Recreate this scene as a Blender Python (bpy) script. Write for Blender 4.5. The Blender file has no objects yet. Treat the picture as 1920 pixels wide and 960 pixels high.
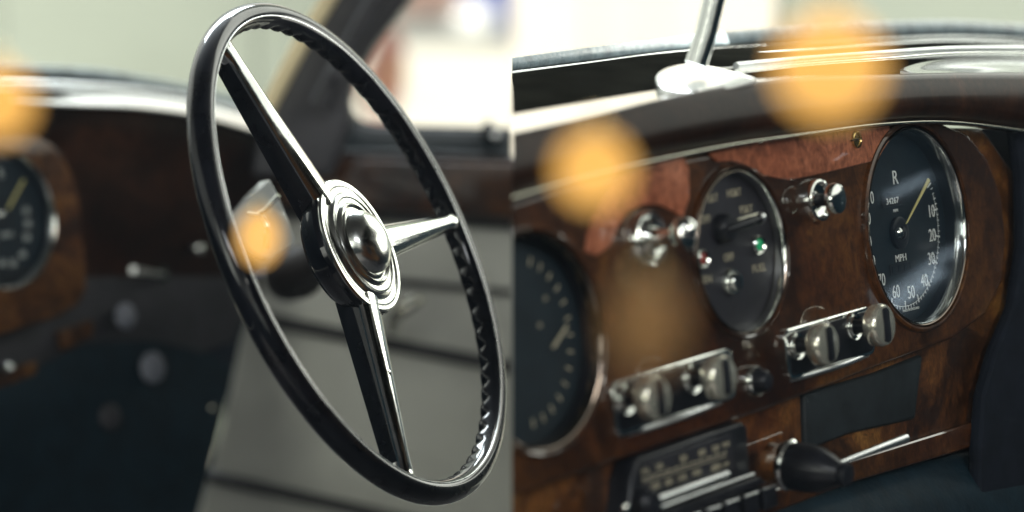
import bpy, bmesh, math, random
from mathutils import Vector, Matrix
random.seed(4)
R_ = math.radians
sc = bpy.context.scene
COL = sc.collection
# ---------------------------------------------------------------- camera frame
F = 5333.0                       # focal length in photo pixels (100 mm on 36 mm)
PITCH = R_(8)
CAM = Vector((0, 0, 0))
RX = Matrix.Rotation(-PITCH, 3, 'X')
def C(x, y, z): return CAM + RX @ Vector((x, y, z))
def D(x, y, z): return RX @ Vector((x, y, z))
def P(px, py, Y): return C((px-960)/F*Y, Y, (480-py)/F*Y)
SIDE = -1                         # which half of the diptych is being built

# ---------------------------------------------------------------- materials
def nt(name):
    m = bpy.data.materials.new(name); m.use_nodes = True
    t = m.node_tree; b = t.nodes['Principled BSDF']
    return m, t, b
def setc(b, k, v):
    b.inputs[k].default_value = v
def noise(t, scale, detail=4, dist=0.0, rough=.5, vec=None):
    n = t.nodes.new('ShaderNodeTexNoise')
    n.inputs['Scale'].default_value = scale; n.inputs['Detail'].default_value = detail
    n.inputs['Distortion'].default_value = dist; n.inputs['Roughness'].default_value = rough
    if vec is None:
        g = t.nodes.new('ShaderNodeNewGeometry'); vec = g.outputs['Position']
    t.links.new(vec, n.inputs['Vector'])
    return n
def ramp(t, fac, stops, interp='LINEAR'):
    r = t.nodes.new('ShaderNodeValToRGB'); r.color_ramp.interpolation = interp
    e = r.color_ramp.elements
    while len(e) < len(stops): e.new(.5)
    for i, (p, c) in enumerate(stops):
        e[i].position = p; e[i].color = (c[0], c[1], c[2], 1)
    t.links.new(fac, r.inputs['Fac'])
    return r
def mat(name, col, rough=.4, metal=0, coat=0, var=.25, scale=40, bump=0, rvar=.1, spec=.5, sheen=0, crough=.05):
    m, t, b = nt(name)
    n = noise(t, scale)
    a = [max(0, c*(1-var)) for c in col]; z = [min(1, c*(1+var)) for c in col]
    r = ramp(t, n.outputs['Fac'], [(.3, a), (.7, z)])
    t.links.new(r.outputs['Color'], b.inputs['Base Color'])
    n2 = noise(t, scale*2.3, 5)
    mr = t.nodes.new('ShaderNodeMapRange')
    mr.inputs[3].default_value = max(.01, rough-rvar); mr.inputs[4].default_value = min(1, rough+rvar)
    t.links.new(n2.outputs['Fac'], mr.inputs[0]); t.links.new(mr.outputs[0], b.inputs['Roughness'])
    setc(b, 'Metallic', metal); setc(b, 'Coat Weight', coat); setc(b, 'Coat Roughness', crough)
    setc(b, 'Specular IOR Level', spec)
    if bump:
        n3 = noise(t, scale*6, 6)
        bp = t.nodes.new('ShaderNodeBump'); bp.inputs['Strength'].default_value = bump; bp.inputs['Distance'].default_value = .001
        t.links.new(n3.outputs['Fac'], bp.inputs['Height']); t.links.new(bp.outputs[0], b.inputs['Normal'])
    return m
def wood(name, dark, midc, light, scale=16, coat=1, rough=.35, lo=.38, hi=.66):
    m, t, b = nt(name)
    w = noise(t, scale, 6, 1.1, .66)
    r = ramp(t, w.outputs['Fac'], [(lo, dark), ((lo+hi)/2, midc), (hi, light)])
    g = t.nodes.new('ShaderNodeNewGeometry')
    mp = t.nodes.new('ShaderNodeMapping'); mp.inputs['Scale'].default_value = (60, 60, 9); mp.inputs['Rotation'].default_value = (.3, .5, .2)
    t.links.new(g.outputs['Position'], mp.inputs['Vector'])
    f = noise(t, 9, 7, 1.2, .7, mp.outputs[0])
    r2 = ramp(t, f.outputs['Fac'], [(.35, (.35, .3, .28)), (.62, (1.15, 1.1, 1.05))])
    v = t.nodes.new('ShaderNodeTexVoronoi'); v.inputs['Scale'].default_value = 55
    t.links.new(w.outputs['Color'], v.inputs['Vector'])
    mx = t.nodes.new('ShaderNodeMixRGB'); mx.blend_type = 'MULTIPLY'; mx.inputs[0].default_value = .75
    lf = noise(t, 5, 2); lr = ramp(t, lf.outputs['Fac'], [(.38, (.75, .62, .55)), (.6, (1.25, 1.45, 1.5))])
    fb = noise(t, 75, 8, 1.5, .7); fr = ramp(t, fb.outputs['Fac'], [(.36, (.40, .36, .34)), (.58, (1.25, 1.25, 1.2))])
    m1 = t.nodes.new('ShaderNodeMixRGB'); m1.blend_type = 'MULTIPLY'; m1.inputs[0].default_value = .8
    m2 = t.nodes.new('ShaderNodeMixRGB'); m2.blend_type = 'MULTIPLY'; m2.inputs[0].default_value = .8
    t.links.new(r.outputs[0], m1.inputs[1]); t.links.new(lr.outputs[0], m1.inputs[2])
    t.links.new(m1.outputs[0], m2.inputs[1]); t.links.new(fr.outputs[0], m2.inputs[2]); r = m2
    t.links.new(r.outputs[0], mx.inputs[1]); t.links.new(r2.outputs[0], mx.inputs[2])
    t.links.new(mx.outputs[0], b.inputs['Base Color'])
    setc(b, 'Roughness', rough); setc(b, 'Specular IOR Level', .15); setc(b, 'Coat Weight', coat); setc(b, 'Coat Roughness', .035); setc(b, 'Coat IOR', 1.55)
    bp = t.nodes.new('ShaderNodeBump'); bp.inputs['Strength'].default_value = .05; bp.inputs['Distance'].default_value = .002
    n3 = noise(t, 30, 2)
    t.links.new(n3.outputs['Fac'], bp.inputs['Height']); t.links.new(bp.outputs[0], b.inputs['Coat Normal'])
    return m
def reflection_globe_mat(name, col, s_, tr):
    m, t, b = nt(name); out = [n for n in t.nodes if n.type == 'OUTPUT_MATERIAL'][0]
    setc(b, 'Base Color', (*[c*.3 for c in col], 1)); setc(b, 'Emission Color', (*col, 1)); setc(b, 'Emission Strength', s_); setc(b, 'Roughness', .4); setc(b, 'Specular IOR Level', .2)
    a = t.nodes.new('ShaderNodeBsdfTransparent'); mx = t.nodes.new('ShaderNodeMixShader'); mx.inputs[0].default_value = 1-tr
    t.links.new(a.outputs[0], mx.inputs[1]); t.links.new(b.outputs[0], mx.inputs[2]); t.links.new(mx.outputs[0], out.inputs[0]); return m
def emis(name, col, s):
    m, t, b = nt(name)
    setc(b, 'Base Color', (*col, 1)); setc(b, 'Emission Color', (*col, 1)); setc(b, 'Emission Strength', s); setc(b, 'Roughness', .3)
    return m
def glassy(name, fac=.12, tint=(1, 1, 1)):
    m = bpy.data.materials.new(name); m.use_nodes = True; t = m.node_tree
    t.nodes.remove(t.nodes['Principled BSDF'])
    out = [n for n in t.nodes if n.type == 'OUTPUT_MATERIAL'][0]
    a = t.nodes.new('ShaderNodeBsdfTransparent'); a.inputs[0].default_value = (*tint, 1)
    g = t.nodes.new('ShaderNodeBsdfGlossy'); g.inputs['Roughness'].default_value = .06
    g.inputs[0].default_value = (.85, .92, 1, 1)
    lw = t.nodes.new('ShaderNodeLayerWeight'); lw.inputs[0].default_value = .25
    ad = t.nodes.new('ShaderNodeMath'); ad.operation = 'MULTIPLY_ADD'; ad.inputs[1].default_value = .35; ad.inputs[2].default_value = .025
    mx = t.nodes.new('ShaderNodeMixShader')
    t.links.new(lw.outputs['Facing'], ad.inputs[0]); t.links.new(ad.outputs[0], mx.inputs[0])
    t.links.new(a.outputs[0], mx.inputs[1]); t.links.new(g.outputs[0], mx.inputs[2]); t.links.new(mx.outputs[0], out.inputs[0])
    return m
M = {}
M['chrome'] = mat('chrome', (.80, .82, .78), .12, 1, var=.10, rvar=.07, bump=.05)
M['hubchrome'] = mat('hub_chrome', (.82, .84, .79), .21, 1, var=.12, rvar=.09, bump=.06)
M['knobchrome'] = mat('knob_chrome', (.90, .87, .73), .22, .85, var=.08, rvar=.08)
M['chrome_warm'] = mat('chrome_warm', (.72, .70, .58), .12, 1, var=.08, rvar=.06)
M['satin'] = mat('satin_metal', (.82, .84, .84), .3, 1, var=.05)
M['brass'] = mat('brass', (.65, .47, .2), .2, 1, var=.15)
M['rim'] = mat('black_enamel', (.006, .007, .011), .4, 0, .8, var=.4, rvar=.10, spec=.05, crough=.035)
M['black'] = mat('black_plastic', (.009, .010, .014), .36, 0, .12, var=.3, spec=.3)
M['dial'] = mat('dial_face', (.006, .013, .019), .5, 0, 0, var=.2, spec=.3)
M['boxface'] = mat('switch_face', (.013, .013, .019), .42, 0, 0, var=.25)
M['print'] = mat('dial_print', (.85, .9, .85), .6, var=.15, scale=300)
M['printdim'] = mat('dim_print', (.36, .33, .24), .6, var=.2, scale=300)
M['needle'] = mat('needle_paint', (.75, .68, .28), .5, var=.1)
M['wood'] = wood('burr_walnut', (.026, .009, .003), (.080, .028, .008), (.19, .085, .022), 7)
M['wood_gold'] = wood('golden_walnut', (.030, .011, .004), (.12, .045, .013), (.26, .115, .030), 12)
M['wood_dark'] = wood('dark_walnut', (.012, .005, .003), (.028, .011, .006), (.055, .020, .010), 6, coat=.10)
M['red_reflection'] = wood('red_sheen', (.42, .13, .075), (.52, .165, .10), (.60, .22, .14), 6, rough=.3)
M['white_sheen'] = mat('white_highlight', (.93, .94, .91), .2, .3, 1, var=.04, rvar=.04)  # pale base stands in for bright reflections on chrome and lacquer
M['column'] = mat('column_paint', (.022, .017, .017), .6, 0, 0, var=.2, spec=.2)
M['gold'] = mat('gold_satin', (.85, .72, .45), .45, .3, 0, var=.08)
M['tray'] = mat('tray_lining', (.012, .017, .021), .6, var=.3, spec=.25)
M['dark_fill'] = mat('black_fill', (.008, .011, .018), .8, spec=.08)
M['red_reflection'] = wood('red_reflection', (.30, .10, .055), (.42, .145, .082), (.54, .22, .14), 7, rough=.3)  # reddish reflection on the lacquer, put into the wood colour
M['mirror_trim'] = mat('polished_strip', (.97, .97, .95), .09, 1, 0, var=.01, rvar=.04)
M['top'] = mat('dash_top_lacquer', (.016, .016, .013), .5, 0, 0, var=.4, rvar=.08, scale=18, spec=0)
M['bezel'] = mat('dark_chrome', (.20, .165, .14), .10, 1, var=.05, rvar=.05)
M['seal'] = mat('rubber_seal', (.30, .38, .42), .28, 0, .4, var=.35, scale=60, bump=.6)
M['leather_teal'] = mat('teal_leather', (.004, .015, .024), .6, 0, 0, var=.3, bump=.5, spec=.1)
M['leather_grey'] = mat('grey_leather', (.62, .62, .55), .55, 0, 0, var=.10, scale=14, bump=.4)
M['dark_band'] = mat('dark_bands', (.035, .033, .036), .5, var=.2)
M['cloth_dark'] = mat('dark_trim', (.030, .028, .034), .6, var=.3, bump=.4)
M['pillar'] = mat('pillar_trim', (.040, .038, .046), .5, var=.25, scale=12)
M['sill'] = mat('window_sill_paint', (.022, .034, .042), .3, 0, .5, var=.2)
M['wall_sage'] = mat('sage_render', (.285, .32, .275), .9, var=.14, scale=.9, spec=.1)
M['wall_cream'] = mat('cream_render', (.72, .68, .60), .9, var=.03, scale=.8, spec=.1)
M['paving'] = mat('pale_paving', (.86, .83, .72), .9, var=.10, scale=.6, spec=.1)
M['asphalt'] = mat('grey_paving', (.40, .41, .37), .9, var=.15, scale=.8, spec=.1)
M['carblue'] = mat('blue_paint', (.05, .07, .28), .3, 0, .6, var=.1)
M['carwhite'] = mat('white_paint', (.85, .87, .86), .3, 0, .6, var=.05)
M['brick'] = mat('brown_brick', (.30, .19, .15), .9, var=.3, scale=2)
M['pink'] = mat('pink_paint', (.85, .42, .38), .5, var=.1, scale=9)
M['orange'] = mat('orange_paint', (.9, .50, .22), .5, var=.1)
M['amber'] = reflection_globe_mat('amber_reflection', (.94, .50, .115), 1.32, .57)
M['amber_dim'] = reflection_globe_mat('amber_reflection_dim', (1.0, .55, .20), .11, .62)
M['grey_ball'] = mat('dull_grey', (.20, .21, .25), .5, var=.1)
M['green'] = emis('green_lamp', (.01, .30, .12), .25)
M['red'] = mat('red_lens', (.30, .03, .02), .2, 0, .5)
M['glass'] = glassy('gauge_glass')

# ---------------------------------------------------------------- object helpers
def clip(bm):
    if SIDE == 0: return
    if SIDE > 2:
        bmesh.ops.bisect_plane(bm, geom=bm.verts[:]+bm.edges[:]+bm.faces[:], plane_co=(.06, 0, 0), plane_no=(1, 0, 0), clear_outer=True, dist=1e-6); return
    bmesh.ops.bisect_plane(bm, geom=bm.verts[:]+bm.edges[:]+bm.faces[:], plane_co=(SIDE*.0002, 0, 0), plane_no=(1, 0, 0),
                           clear_inner=(SIDE > 0), clear_outer=(SIDE < 0), dist=1e-6)
def obj(name, bm, m, parent=None, smooth=True, angle=35, label=None):
    clip(bm)
    bmesh.ops.recalc_face_normals(bm, faces=bm.faces[:])
    off = Vector(parent['_o']) if parent is not None else None
    if off is None:
        vs = [v.co for v in bm.verts]
        off = Vector((sum(v.x for v in vs)/len(vs), sum(v.y for v in vs)/len(vs), min(v.z for v in vs)))
    for v in bm.verts: v.co = v.co - off
    me = bpy.data.meshes.new(name); bm.to_mesh(me); bm.free()
    me.materials.append(M[m])
    if smooth:
        me.polygons.foreach_set('use_smooth', [True]*len(me.polygons))
        try: me.set_sharp_from_angle(angle=R_(angle))
        except Exception: pass
    o = bpy.data.objects.new(name, me); COL.objects.link(o)
    if parent is not None: o.parent = parent
    else: o.location = off
    o['_o'] = off[:]
    if label: o['label'] = label
    return o
def tag(o, label=None, cat=None, group=None, kind=None):
    if label: o['label'] = label
    if cat: o['category'] = cat
    if group: o['group'] = group
    if kind: o['kind'] = kind
    return o
def thing(name, loc, label, cat, group=None):
    e = bpy.data.objects.new(name, None); COL.objects.link(e); e.location = loc; e.empty_display_size = .02
    e['_o'] = Vector(loc)[:]
    return tag(e, label, cat, group)
def frame(ax, upv=None):
    n = Vector(ax).normalized()
    u = (upv if upv is not None else Vector((0, 0, 1))).cross(n)
    if u.length < 1e-4: u = Vector((1, 0, 0))
    u.normalize(); v = n.cross(u)
    return u, v, n
def lathe_bm(bm, c, n, prof, seg=64, cap=True, ux=None, sx=1, sy=1):
    u, v, n = frame(n)
    rings = []
    for r, h in prof:
        if r < 1e-6: rings.append([bm.verts.new(c+n*h)]); continue
        rings.append([bm.verts.new(c + n*h + (u*math.cos(2*math.pi*i/seg)*sx + v*math.sin(2*math.pi*i/seg)*sy)*r) for i in range(seg)])
    for a, b in zip(rings, rings[1:]):
        if len(a) == 1 and len(b) == 1: continue
        for i in range(seg):
            j = (i+1) % seg
            if len(a) == 1: bm.faces.new((a[0], b[i], b[j]))
            elif len(b) == 1: bm.faces.new((a[i], a[j], b[0]))
            else: bm.faces.new((a[i], a[j], b[j], b[i]))
    return bm
def lathe(c, n, prof, seg=64, **k): return lathe_bm(bmesh.new(), c, n, prof, seg, **k)
def tube_bm(bm, pts, rad, seg=14, cap=True, flat=1.0):
    n = len(pts)
    rr = rad if isinstance(rad, (list, tuple)) else [rad]*n
    rings = []
    for i, p in enumerate(pts):
        t = (pts[min(i+1, n-1)]-pts[max(i-1, 0)]).normalized()
        u = t.cross(Vector((0, 0, 1)));
        if u.length < 1e-3: u = Vector((1, 0, 0))
        u.normalize(); v = u.cross(t)
        rings.append([bm.verts.new(p + (u*math.cos(a)+v*math.sin(a)*flat)*rr[i]) for a in [2*math.pi*k/seg for k in range(seg)]])
    for a, b in zip(rings, rings[1:]):
        for i in range(seg):
            j = (i+1) % seg; bm.faces.new((a[i], a[j], b[j], b[i]))
    if cap:
        bm.faces.new(rings[0]); bm.faces.new(rings[-1][::-1])
    return bm
def tube(pts, rad, **k): return tube_bm(bmesh.new(), pts, rad, **k)
def smooth_line(pts, n=8):
    out = []
    m = len(pts)
    for i in range(m-1):
        p0, p1, p2, p3 = pts[max(i-1, 0)], pts[i], pts[i+1], pts[min(i+2, m-1)]
        for k in range(n):
            t = k/n
            out.append(.5*((2*p1)+(p2-p0)*t+(2*p0-5*p1+4*p2-p3)*t*t+(3*p1-p0-3*p2+p3)*t**3))
    out.append(pts[-1]); return out
def loft(rows, thick=.004, sub=6, rsub=4):
    """smooth sheet through rows of points, closed behind by its own thickness"""
    rows = [smooth_line(r, sub) for r in rows]
    cols = [smooth_line([r[i] for r in rows], rsub) for i in range(len(rows[0]))]
    bm = bmesh.new()
    g = [[bm.verts.new(p) for p in c] for c in cols]
    fs = []
    for a, b in zip(g, g[1:]):
        for i in range(len(a)-1): fs.append(bm.faces.new((a[i], a[i+1], b[i+1], b[i])))
    bmesh.ops.recalc_face_normals(bm, faces=fs)
    n = sum((f.normal*f.calc_area() for f in fs), Vector())
    if n.dot(D(0, -1, .3)) < 0: bmesh.ops.reverse_faces(bm, faces=fs)
    bmesh.ops.solidify(bm, geom=fs, thickness=thick)
    return bm
def bev(bm, w, seg=3, ang=30):
    es = [e for e in bm.edges if len(e.link_faces) == 2 and e.calc_face_angle(0) > R_(ang)]
    if w > 0: bmesh.ops.bevel(bm, geom=es, offset=w, segments=seg, affect='EDGES', profile=.6, clamp_overlap=True)
    return bm
def prism(front, back_vec, w=.002, seg=3):
    bm = bmesh.new()
    a = [bm.verts.new(p) for p in front]; b = [bm.verts.new(p+back_vec) for p in front]
    bm.faces.new(a); bm.faces.new(b[::-1])
    n = len(a)
    for i in range(n):
        j = (i+1) % n; bm.faces.new((a[j], a[i], b[i], b[j]))
    bmesh.ops.recalc_face_normals(bm, faces=bm.faces[:])
    return bev(bm, w, seg)
def slab(pts, Y, thick, w=.004, seg=3):
    """pts (px,py) or (px,py,Y): a solid plate of real thickness standing at its distance"""
    fr = [P(p[0], p[1], p[2] if len(p) > 2 else Y) for p in pts]
    return prism(fr, D(0, thick, 0), w, seg)
def rounded(cx, cy, hx, hy, r, n=8):
    out = []
    for sx, sy, a0 in ((1, 1, 0), (-1, 1, 90), (-1, -1, 180), (1, -1, 270)):
        for k in range(n+1):
            a = R_(a0+90*k/n); out.append((cx+sx*(hx-r)+r*math.cos(a), cy+sy*(hy-r)+r*math.sin(a)))
    return out
def text_mesh(s, size, c, u, v, n, sx=1.0, depth=.0003):
    cu = bpy.data.curves.new('t', 'FONT'); cu.body = s; cu.size = size; cu.align_x = 'CENTER'; cu.align_y = 'CENTER'
    cu.extrude = depth/2; cu.resolution_u = 3
    o = bpy.data.objects.new('t', cu); COL.objects.link(o)
    bpy.context.view_layer.update()
    dg = bpy.context.evaluated_depsgraph_get()
    me = bpy.data.meshes.new_from_object(o.evaluated_get(dg))
    bm = bmesh.new(); bm.from_mesh(me)
    bpy.data.objects.remove(o); bpy.data.curves.remove(cu); bpy.data.meshes.remove(me)
    for q in bm.verts:
        x, y, z = q.co; q.co = c + u*x*sx + v*y + n*(z+depth/2)
    return bm
def join(dst, src):
    me = bpy.data.meshes.new('j'); src.to_mesh(me); src.free(); dst.from_mesh(me); bpy.data.meshes.remove(me)

# ---------------------------------------------------------------- a dashboard plane and its helpers
class Plane:
    def __init__(s, px, py, Y, u=(.6, .79, .10), vx=-.07):
        s.o = P(px, py, Y)
        s.u = D(*u).normalized()
        v = D(vx, 0, 1); v = (v - s.u*v.dot(s.u)).normalized(); s.v = v
        s.n = s.u.cross(s.v).normalized()
        if s.n.dot(D(0, -1, 0)) < 0: s.n = -s.n
    def at(s, px, py, h=0):
        d = D((px-960)/F, 1, (480-py)/F)
        t = (s.n.dot(s.o - CAM) + h)/s.n.dot(d)
        return CAM + d*t
    def depth(s, p): return (RX.transposed() @ (p-CAM)).y
    def loc(s, p): q = p-s.o; return q.dot(s.u), q.dot(s.v)
    def w(s, a, b, h=0): return s.o + s.u*a + s.v*b + s.n*h
    def m(s, p, pix): return pix/F*s.depth(p)      # pixels of height -> metres there
def plate(pl, pts, h, thick, w=.003, seg=3):
    return prism([pl.at(x, y, h) for x, y in pts], -pl.n*thick, w, seg)

def cut(bm, holes):
    """holes: (centre, normal, radius)"""
    def mk(b):
        me = bpy.data.meshes.new('c'); bmesh.ops.recalc_face_normals(b, faces=b.faces[:]); b.to_mesh(me); b.free()
        o = bpy.data.objects.new('c', me); COL.objects.link(o); return o
    base = mk(bm); cs = []
    for c, n_, r in holes:
        o = mk(lathe(c, n_, [(0, -.06), (r, -.06), (r, .06), (0, .06)], 96)); cs.append(o)
        md = base.modifiers.new('b', 'BOOLEAN'); md.operation = 'DIFFERENCE'; md.object = o; md.solver = 'EXACT'
    bpy.context.view_layer.update()
    me = bpy.data.meshes.new_from_object(base.evaluated_get(bpy.context.evaluated_depsgraph_get()))
    out = bmesh.new(); out.from_mesh(me); bpy.data.meshes.remove(me)
    for o in [base]+cs:
        m_ = o.data; bpy.data.objects.remove(o); bpy.data.meshes.remove(m_)
    return out
def gauge(pl, cx, cy, rpx, label, depth=.014, dialprint=None, nm='speedometer'):
    c = pl.at(cx, cy, 0); r = pl.m(c, rpx); n = pl.n
    t = thing(nm, c, label, 'gauge')
    obj('bezel', lathe(c, n, [(r*.968, -depth-.003), (r*.970, .0005), (r*.978, .0022), (r*.99, .0026), (r, .0016), (r*1.004, -.002)], 96), 'bezel', t)
    obj('bezel_lip', lathe(c, n, [(r*.955, -.0050), (r*.958, .0002), (r*.963, .0020), (r*.970, .0026), (r*.974, .0010)], 96), 'bezel' if nm == 'combination_gauge' else 'chrome', t)
    obj('well', lathe(c, n, [(r*.967, .0003), (r*.962, -depth), (r*.94, -depth)], 96), 'black', t)
    obj('dial', lathe(c, n, [(0, -depth), (r*.961, -depth), (r*.961, -depth-.004), (0, -depth-.004)], 96), 'dial', t)
    return t, c, r

def knob_on(pl, parent, px, py, ringpx, cappx, h0, h1, name='knob'):
    """chrome escutcheon ring, black stem and a domed round pull cap"""
    c = pl.at(px, py, h0); n = pl.n; r = pl.m(c, ringpx); R = pl.m(c, cappx)
    k = obj('knob_ring', lathe(c, n, [(r*.55, 0), (r*.6, .003), (r*.78, .0038), (r*.82, .0015), (r*.95, .002), (r, .0005), (r, -.002)], 48), 'chrome', parent)
    obj('stem', lathe(c, n, [(r*.5, -.001), (r*.45, h1*.5), (r*.4, h1)], 32), 'black', parent)
    kb = obj('knob', lathe(c+n*h1, n, [(0, -.006), (R*.5, -.006), (R*.86, -.0055), (R*.96, -.004), (R, -.001), (R, .0028), (R*.965, .0048), (R*.90, .0058), (R*.6, .0066), (R*.3, .0070), (0, .0071)], 64), 'knobchrome', parent)
    g = bmesh.new()
    a = c + n*(h1+.0068)
    uu, vv = pl.u, pl.v
    w_ = R*.30
    g.free(); a = c + n*(h1+.0074)
    g = prism([a+uu*x+vv*y for x, y in rounded(0, 0, w_, R*.82, w_*.9)], -n*.0030, .0003, 2)
    obj('knob_stripe', g, 'black', kb)  # black strip standing in for the dark reflection across the cap
    return kb

# ================================================================ RIGHT HALF
SIDE = 1
RP = Plane(1715, 425, 2.15)
n, u, v = RP.n, RP.u, RP.v
XC = [960, 1100, 1240, 1380, 1520, 1660, 1800, 1920]
XE = [950, 1100, 1240, 1380, 1520, 1660, 1800, 1990]
def row(ys, h, pl=RP): return [pl.at(x, y, h) for x, y in zip(XE, ys)]

dash = thing('dashboard', RP.at(1440, 700), 'polished burr walnut dashboard carrying round gauges, chrome knobs and a radio', 'dashboard')
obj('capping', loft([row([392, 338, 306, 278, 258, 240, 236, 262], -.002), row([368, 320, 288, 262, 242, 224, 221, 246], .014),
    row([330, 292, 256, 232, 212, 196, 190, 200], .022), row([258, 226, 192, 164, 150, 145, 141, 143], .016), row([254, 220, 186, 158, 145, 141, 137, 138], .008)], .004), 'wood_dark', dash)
0 and obj('capping_line', tube(smooth_line(row([296, 262, 226, 199, 181, 170, 165, 170], .0212), 6), .0016), 'wood', dash)
obj('capping_bead', tube(smooth_line(row([374, 330, 298, 270, 250, 232, 230, 256], .013), 6), .0014), 'chrome_warm', dash)  # warm chrome bead along the capping's lower edge
obj('dash_top', loft([row([216, 190, 167, 148, 139, 137, 133, 134], -.031), row([180, 158, 138, 122, 116, 112, 108, 110], -.07),
    row([150, 130, 110, 100, 96, 88, 86, 90], -.115), row([132, 112, 94, 80, 70, 64, 62, 70], -.25)], .006), 'top', dash)
obj('front_roll', loft([row([257, 224, 190, 161, 148, 144, 140, 141], .012), row([238, 208, 179, 155, 144, 141, 137, 138], -.009), row([217, 191, 168, 149, 140, 138, 134, 135], -.030)], .004), 'mirror_trim', dash)
def band(xs, rows, th=.002, m='white_sheen', pl=RP, par=None, nm='highlight_roll'):
    return obj(nm, loft([[pl.at(x, y, h) for x, y in zip(xs, ys)] for ys, h in rows], th), m, par)  # pale strips shaped as white reflections on the dash top
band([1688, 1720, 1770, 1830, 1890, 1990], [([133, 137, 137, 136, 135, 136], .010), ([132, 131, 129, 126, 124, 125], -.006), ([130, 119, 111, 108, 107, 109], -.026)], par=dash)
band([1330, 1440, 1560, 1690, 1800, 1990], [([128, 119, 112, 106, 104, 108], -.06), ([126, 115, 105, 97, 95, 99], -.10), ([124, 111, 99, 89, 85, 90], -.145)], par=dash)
for ys, h, r, mt in (([140, 121, 103, 92, 84, 76, 72, 82], -.19, .0020, 'satin'), ([168, 146, 118, 104, 94, 84, 78, 88], -.12, .0014, 'satin'),
                     ([200, 180, 150, 124, 110, 100, 92, 92], -.03, .0026, 'satin'), ([214, 190, 160, 134, 120, 110, 100, 100], -.012, .0012, 'chrome')):
    obj('trim_streak', tube(smooth_line(row(ys, h)[3 if h > -.1 else 0:], 6), r), mt, dash)  # bright tubes laid as trim and as reflection streaks
# fascia
HOLES = [(RP.at(x, y, 0), n, RP.m(RP.at(x, y, 0), rr_)*.985) for x, y, rr_ in ((1717, 424, 188), (1386, 472, 156), (1005, 640, 206))]
obj('lower_fascia', cut(plate(RP, [(950, 392), (1150, 330), (1400, 275), (1660, 238), (1840, 240), (1905, 330), (1908, 480), (1880, 600), (1845, 690), (1835, 800), (1440, 935), (950, 1100)], -.014, .012, .002), HOLES), 'wood_gold', dash)
obj('raised_panel', cut(plate(RP, [(950, 380), (1050, 348), (1160, 324), (1300, 290), (1500, 258), (1680, 232), (1760, 228), (1815, 250), (1855, 300), (1880, 370), (1888, 450), (1880, 530), (1850, 590), (1790, 635), (1640, 690), (1440, 768), (1330, 806), (1200, 850), (1100, 885), (950, 935)], 0, .0135, .005, 4), HOLES), 'wood', dash)
obj('reflection_patch', plate(RP, [(1098, 472), (1106, 430), (1128, 378), (1160, 336), (1200, 316), (1284, 292), (1293, 318), (1294, 372), (1282, 408), (1262, 396), (1236, 384), (1206, 384), (1180, 396), (1160, 424), (1146, 462), (1120, 480)], .002, .003, .0016), 'red_reflection', dash, label='reddish patch shaped as a reflection left of the switch box')  # patch cut to the outline of a red reflection on the panel
obj('reflection_patch', plate(RP, [(1328, 286), (1420, 266), (1500, 254), (1600, 242), (1668, 235), (1673, 250), (1664, 272), (1646, 300), (1600, 312), (1540, 326), (1480, 338), (1436, 330), (1400, 310), (1372, 302), (1346, 304)], .002, .003, .0016), 'red_reflection', dash, label='reddish patch shaped as a reflection above the switch box')
obj('bulkhead', plate(RP, [(1700, 240), (2200, 240), (2200, 1150), (1700, 1150)], -.040, .012, .002), 'dark_fill', dash)
obj('dark_side_plate', plate(RP, [(1905, 225), (1920, 330), (1922, 460), (1905, 570), (1868, 660), (1846, 740), (1838, 840), (1838, 1100), (2150, 1100), (2150, 225)], .002, .012, .006), 'dark_fill', dash)  # added dark plate, stands in for the shade at the right end
obj('tray_recess', plate(RP, [(1508, 738), (1640, 700), (1732, 664), (1718, 786), (1600, 812), (1512, 846)], -.010, .008, .004), 'tray', dash)
0 and obj('tray_edge', tube([RP.at(1716, 690, -.008), RP.at(1712, 780, -.008)], .0016), 'cloth_dark', dash)
obj('lower_rail', plate(RP, [(1380, 945), (1600, 862), (1800, 800), (1870, 776), (1870, 822), (1800, 846), (1600, 905), (1380, 990)], -.008, .010, .003), 'wood', dash)
obj('knee_roll', loft([row([1120, 1075, 1030, 985, 930, 885, 850, 815], -.02), row([1190, 1140, 1090, 1050, 1000, 960, 920, 885], .0), row([1300, 1240, 1190, 1140, 1080, 1040, 1000, 960], .01)], .01), 'leather_teal', dash)
obj('fascia_screw', lathe(RP.at(1605, 262, .0022), n, [(RP.m(RP.at(1605, 262), 17), -.001), (RP.m(RP.at(1605, 262), 16), .0015), (RP.m(RP.at(1605, 262), 13), .0018), (.0045, .0010), (0, .0012)], 40), 'brass', dash)
sr = RP.at(1605, 262, .0045)
obj('screw_slot', prism([sr+u*a+v*b for a, b in ((-.0045, -.0006), (.0045, -.0006), (.0045, .0006), (-.0045, .0006))], -n*.002, 0), 'black', dash)

# windscreen seal
sl = tube(smooth_line(row([122, 103, 88, 75, 66, 60, 58, 70], -.24), 8), [.0032+.0035*min(1, i/40) for i in range(57)], flat=1.5)
tag(obj('windscreen_seal', sl, 'seal'), 'weathered grey-blue rubber seal along the windscreen base above the walnut dashboard', 'rubber seal')

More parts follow.
